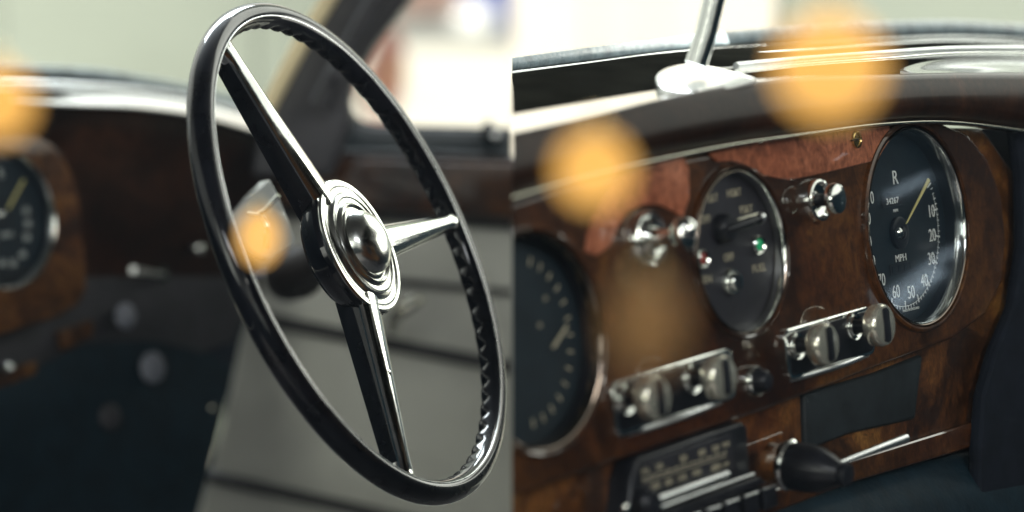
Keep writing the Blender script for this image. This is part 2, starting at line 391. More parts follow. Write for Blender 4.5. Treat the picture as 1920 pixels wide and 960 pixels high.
# speedometer
t, c, r = gauge(RP, 1717, 424, 188, 'large round black speedometer reading up to 110 with a yellow needle, in focus', .015)
dh = -.0145
def dial_text(pl, parent, name, items, h, m='print'):
    for s, x, y, hp, sx in items:
        cc = pl.at(x, y, h)
        obj(name, text_mesh(s, pl.m(cc, hp)/.72, cc, pl.u, pl.v, pl.n, sx), m, parent, smooth=False)
dial_text(RP, t, 'numeral', [('10', 1746, 397, 24, .82), ('20', 1748, 442, 24, .82), ('30', 1746, 486, 24, .82), ('40', 1733, 527, 24, .82), ('50', 1708, 549, 25, .82), ('60', 1680, 548, 25, .82),
    ('70', 1653, 526, 24, .82), ('80', 1634, 492, 24, .82), ('90', 1627, 455, 24, .82), ('100', 1622, 412, 24, .82), ('110', 1628, 373, 24, .82)], dh)
dial_text(RP, t, 'lettering', [('R', 1678, 334, 27, 1.0), ('MPH', 1689, 484, 14, 1.1), ('MPH', 1679, 395, 6, 1.1), ('MADE IN ENGLAND', 1708, 580, 5, 1)], dh)
bm = bmesh.new(); dc = c - n*.0148
for i in range(0, 61):
    a = R_(28 - i*4.0)
    big = i % 5 == 0
    r0, r1 = (r*.74 if big else r*.79), r*.825
    w_ = .00055 if big else .00025
    d = u*math.cos(a)+v*math.sin(a); s = n.cross(d)
    join(bm, prism([dc+d*r0-s*w_+n*.0006, dc+d*r1-s*w_+n*.0006, dc+d*r1+s*w_+n*.0006, dc+d*r0+s*w_+n*.0006], -n*.0004, 0))
k = 90
for i in range(k):
    a0, a1 = R_(20-i*2.4), R_(20-(i+1)*2.4)
    d0 = u*math.cos(a0)+v*math.sin(a0); d1 = u*math.cos(a1)+v*math.sin(a1)
    bm.faces.new([bm.verts.new(q+n*.0006) for q in (dc+d0*r*.79, dc+d1*r*.79, dc+d1*r*.797, dc+d0*r*.797)])
obj('tick_marks', bm, 'print', t, smooth=False)
hubc = RP.at(1684, 436, -.010)
obj('needle', prism([RP.at(1699, 420, -.010), RP.at(1702, 418, -.010), RP.at(1744.5, 338, -.010), RP.at(1740.5, 334, -.010)], -n*.0008, .0001, 1), 'needle', t)
obj('needle_hub', lathe(RP.at(1684, 437, -.0145), n, [(.0125, 0), (.0122, .0025), (.0105, .0032), (.0055, .003), (.005, .0045), (.003, .006), (0, .0065)], 48), 'black', t)
obj('hub_pin', lathe(RP.at(1684, 437, -.0095), n, [(.0042, 0), (.0040, .002), (.002, .0035), (0, .004)], 32), 'chrome', t)
ow = RP.at(1673, 377, dh)
def rect(pl, cc, hw, hh, th): return prism([cc+pl.u*a+pl.v*b for a, b in ((-hw, -hh), (hw, -hh), (hw, hh), (-hw, hh))], -pl.n*th, .0003, 1)
odo = obj('odometer', rect(RP, ow+n*.0004, RP.m(ow, 40), RP.m(ow, 10), .0006), 'black', t)
dial_text(RP, odo, 'odometer_digits', [('34267', 1673, 377, 12, 1.15)], dh+.0010, 'print')
ow = RP.at(1692, 502, dh)
odo = obj('trip_meter', rect(RP, ow+n*.0004, RP.m(ow, 48), RP.m(ow, 10), .0006), 'black', t)
for i in range(4):
    q = RP.at(1676+i*11, 506-i*3.2, dh+.001)
    obj('trip_digit', rect(RP, q, RP.m(q, 5), RP.m(q, 7), .0004), 'dial', odo, smooth=False)
obj('glass', lathe(c, n, [(0, -.0012), (r*.952, -.0012), (r*.952, -.0024), (0, -.0024)], 96), 'glass', t)

# walnut ring round the speedometer
rg = lathe(c, n, [(r*1.0, -.001), (r*1.01, .0035), (r*1.03, .004), (r*1.055, .003), (r*1.07, -.001)], 96)
obj('gauge_surround', rg, 'wood', dash)

# switch box
c2 = RP.at(1386, 472, 0); r2 = RP.m(c2, 156)
sb = thing('switch_box', c2, 'round black lighting switch box with lettering, warning lamps and pointer lever', 'switch panel')
obj('bezel', lathe(c2, n, [(r2*.95, -.008), (r2*.955, .0008), (r2*.968, .0024), (r2*.985, .003), (r2, .0018), (r2*1.003, -.002)], 96), 'bezel', sb)
obj('bezel_lip', lathe(c2, n, [(r2*.945, -.0050), (r2*.948, .0004), (r2*.955, .0024), (r2*.964, .0032), (r2*.970, .0012)], 96), 'chrome', sb)
obj('face_plate', lathe(c2, n, [(0, -.006), (r2*.952, -.006), (r2*.952, -.010), (0, -.010)], 96), 'boxface', sb)
fh = -.0058
dial_text(RP, sb, 'lettering', [('S&T', 1336, 372, 15, 1.1), ('HS&T', 1376, 362, 15, 1.0), ('FS&T', 1399, 393, 15, 1.0), ('OFF', 1322, 412, 15, 1.0), ('OFF', 1366, 483, 15, 1.0), ('FUEL', 1423, 503, 15, 1.1), ('GEN', 1322, 525, 15, 1.1)], fh, 'printdim')
def lamp(px, py, m, nm):
    q = RP.at(px, py, fh); rr = RP.m(q, 19)
    o = obj(nm, lathe(q, n, [(rr*.6, 0), (rr*.62, .003), (rr*.85, .004), (rr, .0025), (rr, -.001)], 40), 'chrome', sb)
    obj('lens', lathe(q, n, [(rr*.62, .001), (rr*.5, .0022), (rr*.2, .003), (0, .0031)], 32), m, o)
lamp(1418, 459, 'green', 'warning_lamp'); lamp(1313, 485, 'red', 'warning_lamp')
q = RP.at(1367, 529, fh); rr = RP.m(q, 25)
kl = obj('key_lock', lathe(q, n, [(rr, -.001), (rr, .003), (rr*.9, .0045), (rr*.72, .0045), (rr*.68, .007), (rr*.6, .008), (0, .008)], 48), 'chrome', sb)
obj('key_slot', prism([q+n*.0086+u*a+v*b for a, b in ((-.0009, -.005), (.0009, -.005), (.0009, .005), (-.0009, .005))], -n*.002, 0), 'black', kl)
q = RP.at(1352, 428, fh)
pv = obj('switch_boss', lathe(q, n, [(.0105, 0), (.010, .006), (.008, .009), (0, .010)], 40), 'black', sb)
a = q+n*.009; b_ = RP.at(1424, 409, .006)
obj('pointer_lever', tube(smooth_line([a-(b_-a)*.25, a, a+(b_-a)*.5, a+(b_-a)*.85, b_], 5), [.0025+.0022*math.sin(i/20*3.1)+(.0012 if i > 15 else 0) for i in range(21)], seg=16, flat=.8), 'black', sb)
obj('lever_tip', lathe(b_, (b_-a), [(0, -.004), (.0035, -.003), (.0042, 0), (.0035, .0032), (0, .0045)], 24), 'satin', sb)
obj('lever_crest', tube([a+(b_-a)*.2+v*.004, a+(b_-a)*.9+v*.0032], [.0008, .0016]), 'chrome_warm', sb)

# walnut moulding around the switch box
obj('gauge_surround', lathe(c2, n, [(r2*1.0, -.001), (r2*1.01, .003), (r2*1.03, .004), (r2*1.055, .003), (r2*1.075, -.001)], 96), 'wood', dash)

# left big gauge, partly outside the frame
t2, c3, r3 = gauge(RP, 1005, 640, 206, 'big blurred round dark gauge at the left end of the walnut panel', .012, nm='combination_gauge')
dial_text(RP, t2, 'numeral', [('30', 1022, 560, 9, 1), ('60', 1012, 610, 9, 1)], -.0115, 'printdim')
for i in range(14):
    a_ = R_(70-i*12); d_ = u*math.cos(a_)+v*math.sin(a_); s_ = n.cross(d_); q_ = c3-n*.0114
    obj('tick_mark', prism([q_+d_*r3*.72-s_*.0006, q_+d_*r3*.80-s_*.0006, q_+d_*r3*.80+s_*.0006, q_+d_*r3*.72+s_*.0006], -n*.0004, 0), 'printdim', t2, smooth=False)
obj('needle', prism([RP.at(1036, 650, -.009), RP.at(1039, 654, -.009), RP.at(1066, 612, -.009), RP.at(1063, 609, -.009)], -n*.0008, 0), 'printdim', t2)
obj('gauge_surround', lathe(c3, n, [(r3*1.0, -.001), (r3*1.01, .003), (r3*1.03, .004), (r3*1.05, .003), (r3*1.06, -.001)], 96), 'wood', dash)

# knob above the switch box
q = RP.at(1529, 376, .001); rr = RP.m(q, 41)
pk = thing('pull_knob', q, 'small chrome pull knob beside the speedometer, below the brass screw', 'knob')
obj('escutcheon', lathe(q, n, [(rr*.35, .002), (rr*.5, .0005), (rr*.75, .002), (rr*.86, .0055), (rr*.95, .005), (rr, .002), (rr, -.002)], 56), 'chrome', pk)
obj('stem', lathe(q, n, [(.005, 0), (.0042, .014)], 24), 'black', pk)
obj('knob_cap', lathe(q+n*.016, n, [(0, -.004), (rr*.5, -.004), (rr*.72, -.002), (rr*.74, .001), (rr*.66, .0035), (rr*.4, .005), (0, .0056)], 48), 'chrome', pk)
# blurred large knob left of the switch box
q = RP.at(1212, 448, .001); rr = RP.m(q, 54)
bk = thing('starter_knob', q, 'blurred chrome knob with bulbous stem, left of the round switch box', 'knob')
obj('escutcheon', lathe(q, n, [(rr*.3, .007), (rr*.55, .008), (rr*.68, .004), (rr*.8, .003), (rr*.92, .005), (rr, .002), (rr, -.002)], 56), 'chrome', bk)
obj('stem', lathe(q, n, [(.009, 0), (.0075, .008), (.006, .012), (.0055, .022), (.007, .026), (.0095, .030), (.0095, .033), (.005, .036), (0, .0365)], 40), 'chrome', bk)
obj('stem_ball', lathe(q+n*.030+v*.004, n, [(0, -.009), (.005, -.0075), (.008, -.004), (.009, 0), (.008, .004), (.005, .0075), (0, .009)], 32), 'chrome', bk)

# two plates of twin knobs
def knob_plate(L, Rr, hpx, rings, ringpx, cappx, label, letters=None):
    a = RP.at(*L, .001); b = RP.at(*Rr, .001)
    ax, ay = RP.loc(a); bx, by = RP.loc(b)
    cx, cy = (ax+bx)/2, (ay+by)/2; hw = abs(bx-ax)/2; hh = RP.m((a+b)/2, hpx)
    tilt = math.atan2(by-ay, bx-ax)
    e1 = RP.u*math.cos(tilt)+RP.v*math.sin(tilt); e2 = -RP.u*math.sin(tilt)+RP.v*math.cos(tilt)
    cc = RP.w(cx, cy, 0)
    t = thing('knob_plate', cc, label, 'switch plate', 'twin knob plates on the walnut panel')
    obj('chrome_frame', prism([cc+e1*x+e2*y+n*.0035 for x, y in rounded(0, 0, hw, hh, hh*.35)], -n*.005, .0018, 3), 'chrome', t)
    obj('black_plate', prism([cc+e1*x+e2*y+n*.0045 for x, y in rounded(0, 0, hw-.003, hh-.0030, hh*.3)], -n*.003, .0008, 2), 'black', t)
    obj('lower_ledge', tube([cc+e1*x-e2*(hh-.0004)+n*(.0052-abs(x)**2*2) for x in [-(hw-.006)+2*(hw-.006)*k/10 for k in range(11)]], .0021, seg=16), 'satin', t)
    for (x, y) in rings: knob_on(RP, t, x, y, ringpx, cappx, .0048, .021)
    if letters:
        bm = bmesh.new(); x, y, s = letters; q = RP.at(x, y, .005)
        join(bm, text_mesh(s, RP.m(q, 11)/.72, q, e1, e2, n)); obj('lettering', bm, 'print', t, smooth=False)
    return t
knob_plate((1470, 668), (1632, 618), 47, [(1493, 648), (1600, 612)], 27, 40, 'black switch plate with two chrome knobs just below the speedometer, in focus', (1541, 606, 'LIGHTS.'))
knob_plate((1146, 772), (1372, 698), 50, [(1172, 748), (1297, 709)], 31, 42, 'blurred switch plate with two chrome knobs at lower left, above the radio')
q = RP.at(1412, 715, .002); rr = RP.m(q, 30)
lk = thing('lock_button', q, 'small dark chrome-edged button between the two twin-knob plates', 'button')
obj('collar', lathe(q, n, [(rr, -.002), (rr, .003), (rr*.9, .005), (rr*.75, .003)], 40), 'chrome', lk)
obj('button', lathe(q, n, [(rr*.75, .002), (rr*.7, .010), (rr*.5, .013), (0, .014)], 40), 'black', lk)

# radio
q = RP.at(1300, 880, .006)
rd = thing('car_radio', q, 'black car radio with tuning scale and push buttons, lowest on the dashboard', 'radio')
obj('housing', plate(RP, [(1196, 858), (1392, 790), (1402, 800), (1412, 950), (1404, 1010), (1170, 1060), (1184, 900)], .004, .03, .003), 'black', rd)
obj('tuning_scale', plate(RP, [(1208, 866), (1372, 812), (1378, 880), (1210, 926)], .0055, .003, .001), 'boxface', rd)
sd = lambda x, y, hp, s: (s, x, y, hp, .95)
bm = bmesh.new()
e1 = (RP.at(1360, 848, .006)-RP.at(1205, 898, .006)).normalized(); e2 = n.cross(e1); e2 = e2 if e2.dot(v) > 0 else -e2
for s, x, y, hp in (('200', 1236, 875, 11), ('MW', 1210, 884, 10), ('300', 1281, 860, 12), ('400', 1316, 849, 12), ('500', 1341, 841, 12), ('MW', 1361, 834, 10), ('1000', 1228, 912, 12), ('800', 1254, 904, 12), ('1200', 1278, 896, 12), ('1400', 1305, 887, 12), ('1800', 1341, 877, 13), ('LW', 1361, 871, 10)):
    cc = RP.at(x, y, .0058); obj('scale_lettering', text_mesh(s, RP.m(cc, hp)/.72, cc, e1, e2, n, 1.0), 'printdim', rd, smooth=False)
bm = bmesh.new()
for (x0, y0), (x1, y1) in (((1204, 899), (1362, 848)), ((1204, 905), (1362, 855))):
    a, b = RP.at(x0, y0, .0058), RP.at(x1, y1, .0058)
    join(bm, tube([a, b], .00035, seg=6))
for i in range(11):
    s = i/10
    a = RP.at(1206+s*154, 898-s*50, .0058); join(bm, tube([a, a+e2*(.0022 if i % 2 else .0014)], .0003, seg=5))
obj('scale_lines', bm, 'printdim', rd, smooth=False)
obj('chrome_moulding', tube(smooth_line([RP.at(1221, 941, .009), RP.at(1300, 912, .010), RP.at(1363, 889, .009)], 6), .0028), 'satin', rd)
obj('chrome_bar', tube(smooth_line([RP.at(1240, 951, .014), RP.at(1330, 918, .014), RP.at(1413, 889, .014)], 6), .0012), 'satin', rd)
obj('button_shelf', plate(RP, [(1232, 965), (1425, 893), (1440, 905), (1250, 990)], .012, .02, .002), 'black', rd)
for x, y in ((1288, 972), (1326, 958), (1360, 945), (1396, 932), (1431, 919)):
    a = RP.at(x, y, .020); b = RP.at(x+25, y-8.5, .020)
    dn = -e2*.014
    kb = obj('push_button', prism([a, b, b+dn, a+dn], -n*.016, .001), 'black', rd)
    obj('button_edge', tube([a+e2*.0003, b+e2*.0003], .0009), 'satin', kb)
kp = thing('slide_knob', RP.at(1212, 920, .010), 'tiny chrome tipped knob at the left end of the radio', 'knob')
obj('knob_body', lathe(RP.at(1200, 945, .006), n, [(.010, 0), (.010, .008), (.007, .012), (0, .013)], 32), 'black', kp)
obj('knob_tip', lathe(RP.at(1214, 926, .012), n, [(0, -.002), (.0022, -.001), (.0024, .001), (0, .003)], 20), 'chrome', kp)
obj('knob_tip', lathe(RP.at(1174, 955, .012), n, [(0, -.003), (.0036, -.001), (.0036, .001), (0, .003)], 20), 'chrome', kp)

# black conical tuning knob
ax = (n + D(0, 0, -.16)).normalized()
q = RP.at(1458, 868, .006)
ck = thing('tuning_knob', q, 'black conical control knob with a chrome collar, right of the radio', 'knob')
obj('collar', lathe(q, ax, [(.0135, -.006), (.0145, .002), (.0165, .005), (.0175, .008), (.0178, .0105), (.0160, .0125), (.0150, .0125)], 56), 'chrome', ck)
obj('knob_body', lathe(q, ax, [(.0160, .011), (.0168, .015), (.0168, .026), (.0155, .034), (.0125, .042), (.0095, .048), (.0078, .051), (.0085, .054), (.0075, .057), (.003, .0575), (0, .0575)], 56), 'black', ck)
for i in ():
    a = RP.at(1408+i*12, 820+i*3, .002)
    if i in (0, 2, 4): obj('collar_rib', tube([a, a+u*.012-v*.002], .0005), 'chrome', ck)
# chrome lever
lv = tube(smooth_line([RP.at(1562, 874, .035), RP.at(1600, 859, .035), RP.at(1650, 840, .035), RP.at(1698, 822, .035)], 5), [.0017+.0017*i/15 for i in range(16)], seg=16)
tag(obj('lever', lv, 'satin'), 'slim chrome lever pointing up to the right from the black conical knob', 'lever')

# mirror on its chrome foot
YF = RP.depth(RP.at(1290, 168, -.02))
mr = thing('mirror_mount', P(1290, 172, YF), 'bright chrome mirror foot with slanting stalk on the dash top', 'mirror mount')
def teardrop(k, hz):
    out = []
    for i in range(48):
        a = 2*math.pi*i/48; x, y = math.cos(a), math.sin(a)
        X = 64*x if x < 0 else 128*x
        Yp = y*(27 if x < 0 else 27*(1-x)**.55+2)
        out.append(P(1292+X*k*(.98), 147-Yp*k-hz, YF + .045*Yp*k/27))
    return out
bm = bmesh.new(); rings = []
for k, hz in ((1, -5), (1.0, -1), (.98, 0), (.90, 1), (.62, 2), (.3, 2.5)):
    rings.append([bm.verts.new(p) for p in teardrop(k, hz)])
back = [bm.verts.new(p + D(0, .01, -.004)) for p in teardrop(1, -5)]
rings.insert(0, back)
for a, b in zip(rings, rings[1:]):
    for i in range(48):
        j = (i+1) % 48; bm.faces.new((a[i], a[j], b[j], b[i]))
bm.faces.new(rings[-1]); bm.faces.new(rings[0][::-1])
obj('foot', bm, 'white_sheen', mr, angle=60)
obj('stalk', tube([P(1305, 122, YF), P(1325, 58, YF), P(1352, -60, YF)], [.0078, .0076, .0078], seg=24), 'chrome', mr)

# backdrop walls outside, right half
def wall(x0, x1, y1, Y, m, nm, label, sy=0):
    bm = bmesh.new()
    a = P(x0, 400, Y); b = P(x1, 400, Y)
    z0, z1 = -1.26, 3.2
    f_ = [Vector((a.x, a.y, z0)), Vector((b.x, a.y, z0)), Vector((b.x, a.y, z1)), Vector((a.x, a.y, z1))]
    return prism(f_, Vector((0, .25, 0)), .01)
tag(obj('garden_wall', wall(950, 1454, 0, 6, 'wall_cream', '', ''), 'wall_cream'), 'bright cream wall outside the windscreen, behind the mirror stalk', 'wall')
bmw = wall(1456, 2400, 0, 6.05, '', '', '')
shw = thing('shuttered_wall', P(1700, 400, 6.05), 'pale sage wall with faint horizontal boards, outside above the speedometer', 'wall')
obj('wall', bmw, 'wall_sage', shw)
for i in range(9):
    a = P(1456, 150-i*22, 6.0); b = P(2200, 150-i*22, 6.0)
    obj('board_edge', prism([a, b, b+Vector((0, 0, .012)), a+Vector((0, 0, .012))], Vector((0, .06, 0)), .002, 1), 'wall_sage', shw)

# ================================================================ LEFT HALF
SIDE = -1
LP = Plane(2, 424, 2.75)
n2, u2, v2 = LP.n, LP.u, LP.v
XL = [-70, 60, 180, 280, 370, 460, 540, 590]
def rowl(ys, h): return [LP.at(x, y, h) for x, y in zip(XL, ys)]
LH = [(LP.at(6, 412, 0), n2, LP.m(LP.at(6, 412, 0), 132)*.985)]
dl = thing('dashboard', LP.at(200, 600), 'dark walnut dashboard with curved glossy top, behind the steering wheel', 'dashboard')
XF = [-70, 60, 170, 250, 330, 400, 460, 492]
def rowf(ys, h): return [LP.at(x, y, h) for x, y in zip(XF, ys)]
XK = [-70, 60, 150, 220, 290, 340, 390, 440]
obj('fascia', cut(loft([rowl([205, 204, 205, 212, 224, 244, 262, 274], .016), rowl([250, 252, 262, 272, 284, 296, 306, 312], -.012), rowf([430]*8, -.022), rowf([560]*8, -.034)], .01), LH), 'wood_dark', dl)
obj('dash_top', loft([rowl([204, 202, 202, 209, 221, 242, 262, 276], .018), rowl([186, 184, 187, 196, 210, 236, 262, 276], .012), rowl([166, 166, 172, 184, 200, 228, 255, 272], -.02), rowl([150, 150, 156, 170, 188, 218, 248, 266], -.08), rowl([134, 134, 146, 160, 178, 210, 240, 260], -.16)], .005), 'top', dl)
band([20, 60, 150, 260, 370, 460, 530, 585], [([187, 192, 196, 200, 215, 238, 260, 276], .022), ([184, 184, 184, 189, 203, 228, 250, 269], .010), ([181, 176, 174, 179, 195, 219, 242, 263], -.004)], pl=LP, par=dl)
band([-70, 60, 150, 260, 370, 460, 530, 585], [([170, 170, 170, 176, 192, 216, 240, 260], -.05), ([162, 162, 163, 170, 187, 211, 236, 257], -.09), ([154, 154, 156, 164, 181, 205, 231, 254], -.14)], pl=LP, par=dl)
for ys, h, r_, mt in (([158, 158, 164, 173, 189, 216, 246, 262], -.03, .0040, 'satin'), ([171, 168, 170, 180, 198, 226, 254, 268], -.005, .0012, 'satin')):
    obj('trim_streak', tube(smooth_line(rowl(ys, h), 6), r_), mt, dl)
sl = tube(smooth_line(rowl([134, 136, 142, 158, 176, 200, 230, 250], -.17), 8), .0052, flat=1.4)
tag(obj('windscreen_seal', sl, 'seal'), 'blurred pale rubber seal under the windscreen, behind the steering wheel', 'rubber seal')
obj('lower_fascia', cut(plate(LP, [(-80, 640), (60, 610), (155, 545), (160, 300), (260, 290), (460, 300), (495, 330), (478, 560), (440, 640), (300, 690), (100, 790), (-80, 850)], -.03, .03, .004), LH), 'cloth_dark', dl)
obj('gauge_panel', cut(plate(LP, [(-80, 250), (40, 246), (72, 252), (98, 268), (120, 292), (137, 325), (149, 365), (156, 410), (160, 460), (164, 510), (164, 545), (150, 570), (110, 595), (60, 612), (-80, 650)], -.001, .02, .005), LH), 'wood_gold', dl)
obj('wood_tab', plate(LP, [(115, 620), (176, 598), (176, 632), (122, 658)], -.02, .012, .003), 'wood_gold', dl)
obj('lower_rail', plate(LP, [(-80, 700), (20, 690), (72, 676), (72, 700), (20, 726), (-80, 760)], -.016, .012, .004), 'wood_gold', dl)
obj('knee_roll', loft([[LP.at(x, y, -.02) for x, y in zip(XK, [720, 690, 650, 640, 640, 650, 665, 690])], [LP.at(x, y, -.004) for x, y in zip([-70, 60, 140, 210, 270, 320, 370, 412], [830, 800, 780, 780, 785, 790, 795, 800])], [LP.at(x, y, -.01) for x, y in zip([-70, 60, 130, 190, 240, 280, 320, 358], [1010]*8)]], .01), 'leather_teal', dl)
t, c, r = gauge(LP, 6, 412, 132, 'blurred speedometer with yellow needle cut by the left edge of the picture', .014)
dial_text(LP, t, 'numeral', [('10', 48, 396, 13, 1), ('20', 52, 420, 13, 1), ('30', 50, 446, 13, 1), ('40', 42, 478, 13, 1), ('50', 24, 494, 13, 1), ('60', 4, 494, 13, 1), ('MPH', 12, 441, 10, 1.1), ('R', 1, 326, 17, 1)], -.0135)
obj('needle', prism([LP.at(14, 390, -.010), LP.at(17, 393, -.010), LP.at(47, 338, -.010), LP.at(44, 336, -.010)], -n2*.001, 0), 'needle', t)
obj('needle_hub', lathe(LP.at(2, 402, -.0135), n2, [(.0125, 0), (.012, .003), (.005, .003), (.004, .005), (0, .0065)], 40), 'black', t)
obj('hub_pin', lathe(LP.at(2, 402, -.0085), n2, [(.0042, 0), (.002, .0035), (0, .004)], 32), 'chrome', t)
obj('glass', lathe(c, n2, [(0, -.0012), (r*.952, -.0012), (r*.952, -.0024), (0, -.0024)], 96), 'glass', t)

# toggle with chrome stick
q = LP.at(302, 514, -.02)
tg = thing('toggle_switch', q, 'small chrome toggle lever with round collar on the dark lower dashboard', 'switch')
obj('collar', lathe(q, n2, [(.0045, .001), (.0055, .004), (.0075, .004), (.0085, .001), (.0085, -.002)], 32), 'chrome_warm', tg)
obj('lever', tube([q+n2*.004, LP.at(300, 513, -.008), LP.at(250, 506, .012)], [.0022, .0024, .0042], seg=16), 'satin', tg)
for (x, y, rp, lab, m_, hh) in ((225, 593, 25, 'round pale grey highlight stand-in below the chrome toggle lever', 'grey_ball', .0), (276, 690, 30, 'blurred dull chrome knob right of centre low on the dark dash', 'grey_ball', .01), (196, 782, 26, 'blurred faint knob lowest on the dark underside of the dash', 'cloth_dark', .01), (380, 768, 12, 'tiny bright catch near the grey door trim edge', 'chrome_warm', .0), (362, 466, 12, 'small chrome hook high on the dark dash above the toggle', 'chrome', .0), (6, 690, 10, 'tiny bright stud at the left picture edge', 'chrome', 0)):  # the first grey cap stands in for an out-of-focus highlight
    q = LP.at(x, y, -.02+hh); rr = rp/F*LP.depth(q)
    kb = thing('dash_knob', q, lab, 'knob')
    obj('collar', lathe(q, n2, [(rr*.6, -.004), (rr*.55, .003), (rr*.4, .006)], 32), 'black', kb)
    obj('cap', lathe(q+n2*.006, n2, [(0, -.002), (rr*.7, -.002), (rr*.97, 0), (rr, .003), (rr*.85, .006), (rr*.5, .008), (0, .009)], 40), m_, kb)

# ---- steering wheel
WN = D(.846, -.375, .380).normalized()
E1 = D(.41, 0, -.912); E1 = (E1-WN*E1.dot(WN)).normalized()
E2 = WN.cross(E1)
if E2.dot(D(.912, 0, .41)) < 0: E2 = -E2
WC = P(667, 470, 2.15)
WR = .2040-.0094
sw = thing('steering_wheel', WC, 'large thin black three-spoke steering wheel with chrome hub', 'steering wheel')
def wp(ang, rad, h=0): return WC + (E1*math.cos(ang)+E2*math.sin(ang))*rad + WN*h
bm = bmesh.new(); NA, NB = 792, 28; rt = .0094; rings = []
for i in range(NA):
    a = 2*math.pi*i/NA; rg_ = []
    ph = (a*66/(2*math.pi)) % 1
    bump = abs(math.sin(math.pi*ph))**.8
    for k in range(NB):
        b = 2*math.pi*k/NB
        d = math.degrees(b)
        wgt = max(0, 1-abs(d-208)/46)
        wgt = wgt*wgt*(3-2*wgt)
        rr = rt*(1 - .28*wgt) + 0.0040*bump*wgt
        rg_.append(bm.verts.new(wp(a, WR+rr*math.cos(b), rr*math.sin(b)*1.08)))
    rings.append(rg_)
for i in range(NA):
    A, B = rings[i], rings[(i+1) % NA]
    for k in range(NB):
        l = (k+1) % NB; bm.faces.new((A[k], A[l], B[l], B[k]))
obj('rim', bm, 'rim', sw, angle=80)
bd = bmesh.new(); rings = []
for i in range(360):
    a = 2*math.pi*i/360; b = R_(118)
    c0 = (WR+rt*math.cos(b)); h0 = rt*1.08*math.sin(b)
    rings.append([bd.verts.new(wp(a, c0+.0006*math.cos(q_), h0+.0006*math.sin(q_))) for q_ in [2*math.pi*k/10 for k in range(10)]])
for i in range(360):
    A, B = rings[i], rings[(i+1) % 360]
    for k in range(10):
        l = (k+1) % 10; bd.faces.new((A[k], A[l], B[l], B[k]))
obj('rim_glint', bd, 'satin', sw)  # thin bright ring added to draw the highlight line on the rim
def spoke(deg):
    a = R_(deg); rd_ = E1*math.cos(a)+E2*math.sin(a); sd_ = WN.cross(rd_)
    bm = bmesh.new(); rings = []; backs = []
    N_ = 26
    for i in range(N_+1):
        s = i/N_; r_ = .030 + (WR-.003-.030)*s
        w_ = .0150 - .0092*s
        if s < .12: w_ += .004*((.12-s)/.12)**2
        if s > .88: w_ += .006*((s-.88)/.12)**2
        f_ = .0045 - .001*s                        # front crown
        bk = .025 - .010*s                         # depth behind
        if s > .9: bk *= 1-.5*(s-.9)/.1
        h0 = .001+.002*s
        full = [(-w_, -f_*.1), (-w_*.82, f_*.7), (-w_*.4, f_*1.1), (0, f_*1.2), (w_*.4, f_*1.1), (w_*.82, f_*.7), (w_, -f_*.1), (w_*.75, -bk*.55), (w_*.35, -bk), (-w_*.35, -bk), (-w_*.75, -bk*.55)]
        fa = full[:7]+[(w_*.9, -.0022), (-w_*.9, -.0022)]; wb = .0150 - .0092*s; ba = [(-wb*.86, -.0015), (wb*.86, -.0015), (wb*.75, -bk*.55), (wb*.35, -bk), (-wb*.35, -bk), (-wb*.75, -bk*.55)]
        prof = fa; backs.append([Vector(WC + rd_*r_ + sd_*x + WN*(h0+y)) for x, y in ba])
        rings.append([bm.verts.new(WC + rd_*r_ + sd_*x + WN*(h0+y)) for x, y in prof])
    for A, B in zip(rings, rings[1:]):
        for k in range(len(A)):
            l = (k+1) % len(A); bm.faces.new((A[k], A[l], B[l], B[k]))
    bm.faces.new(rings[0]); bm.faces.new(rings[-1][::-1])
    sp = obj('spoke', bm, 'chrome', sw, angle=42)
    bm = bmesh.new(); rings = [[bm.verts.new(p) for p in r_] for r_ in backs]
    for A, B in zip(rings, rings[1:]):
        for k in range(len(A)):
            l = (k+1) % len(A); bm.faces.new((A[k], A[l], B[l], B[k]))
    bm.faces.new(rings[0]); bm.faces.new(rings[-1][::-1])
    obj('spoke_backing', bm, 'rim', sp, angle=42)
    obj('spoke_screw', lathe(WC+rd_*.105+WN*.0062, WN, [(.0022, -.001), (.0021, .0008), (.001, .0012), (0, .0012)], 20), 'chrome', sp)
    # clasp where the spoke meets the rim
    obj('rim_clasp', lathe(WC+rd_*(WR-.0085)-WN*.001, rd_, [(0, -.012), (.006, -.010), (.0078, -.004), (.0088, .001), (.006, .003)], 28), 'chrome', sp)
for dg in (201, 88, -27): spoke(dg)
HC = P(670, 462, 2.15)
hb = obj('hub', lathe(HC, WN, [(0, -.027), (.030, -.027), (.042, -.023), (.048, -.017), (.0515, -.010), (.0535, -.006), (.0555, -.003), (.0545, .0002), (.050, .0012)], 96), 'rim', sw)
obj('hub_ring', lathe(HC, WN, [(.0535, .0003), (.0540, .0022), (.0525, .0036), (.0500, .0034), (.0485, .0038), (.0470, .0030), (.0450, .0026), (.0415, .0040), (.0400, .0058), (.0385, .0062), (.0370, .0052), (.0345, .0052), (.0330, .0072), (.0315, .0078), (.0300, .0070), (.0290, .0062)], 96), 'hubchrome', sw)
obj('horn_button', lathe(HC, WN, [(.0292, .0064), (.0280, .0074), (.0262, .0078), (.0252, .0110), (.0236, .0142), (.0200, .0178), (.0150, .0202), (.0080, .0216), (0, .0220)], 96), 'hubchrome', sw)

# column
q = HC - WN*.012
col = thing('steering_column', q, 'dark steering column mostly hidden behind the wheel hub', 'steering column')
obj('column_tube', lathe(q, D(-.13, .99, -.03).normalized(), [(.020, 0), (.020, .03), (.018, .09), (.018, .60), (.026, .62), (.026, .80)], 48), 'column', col)
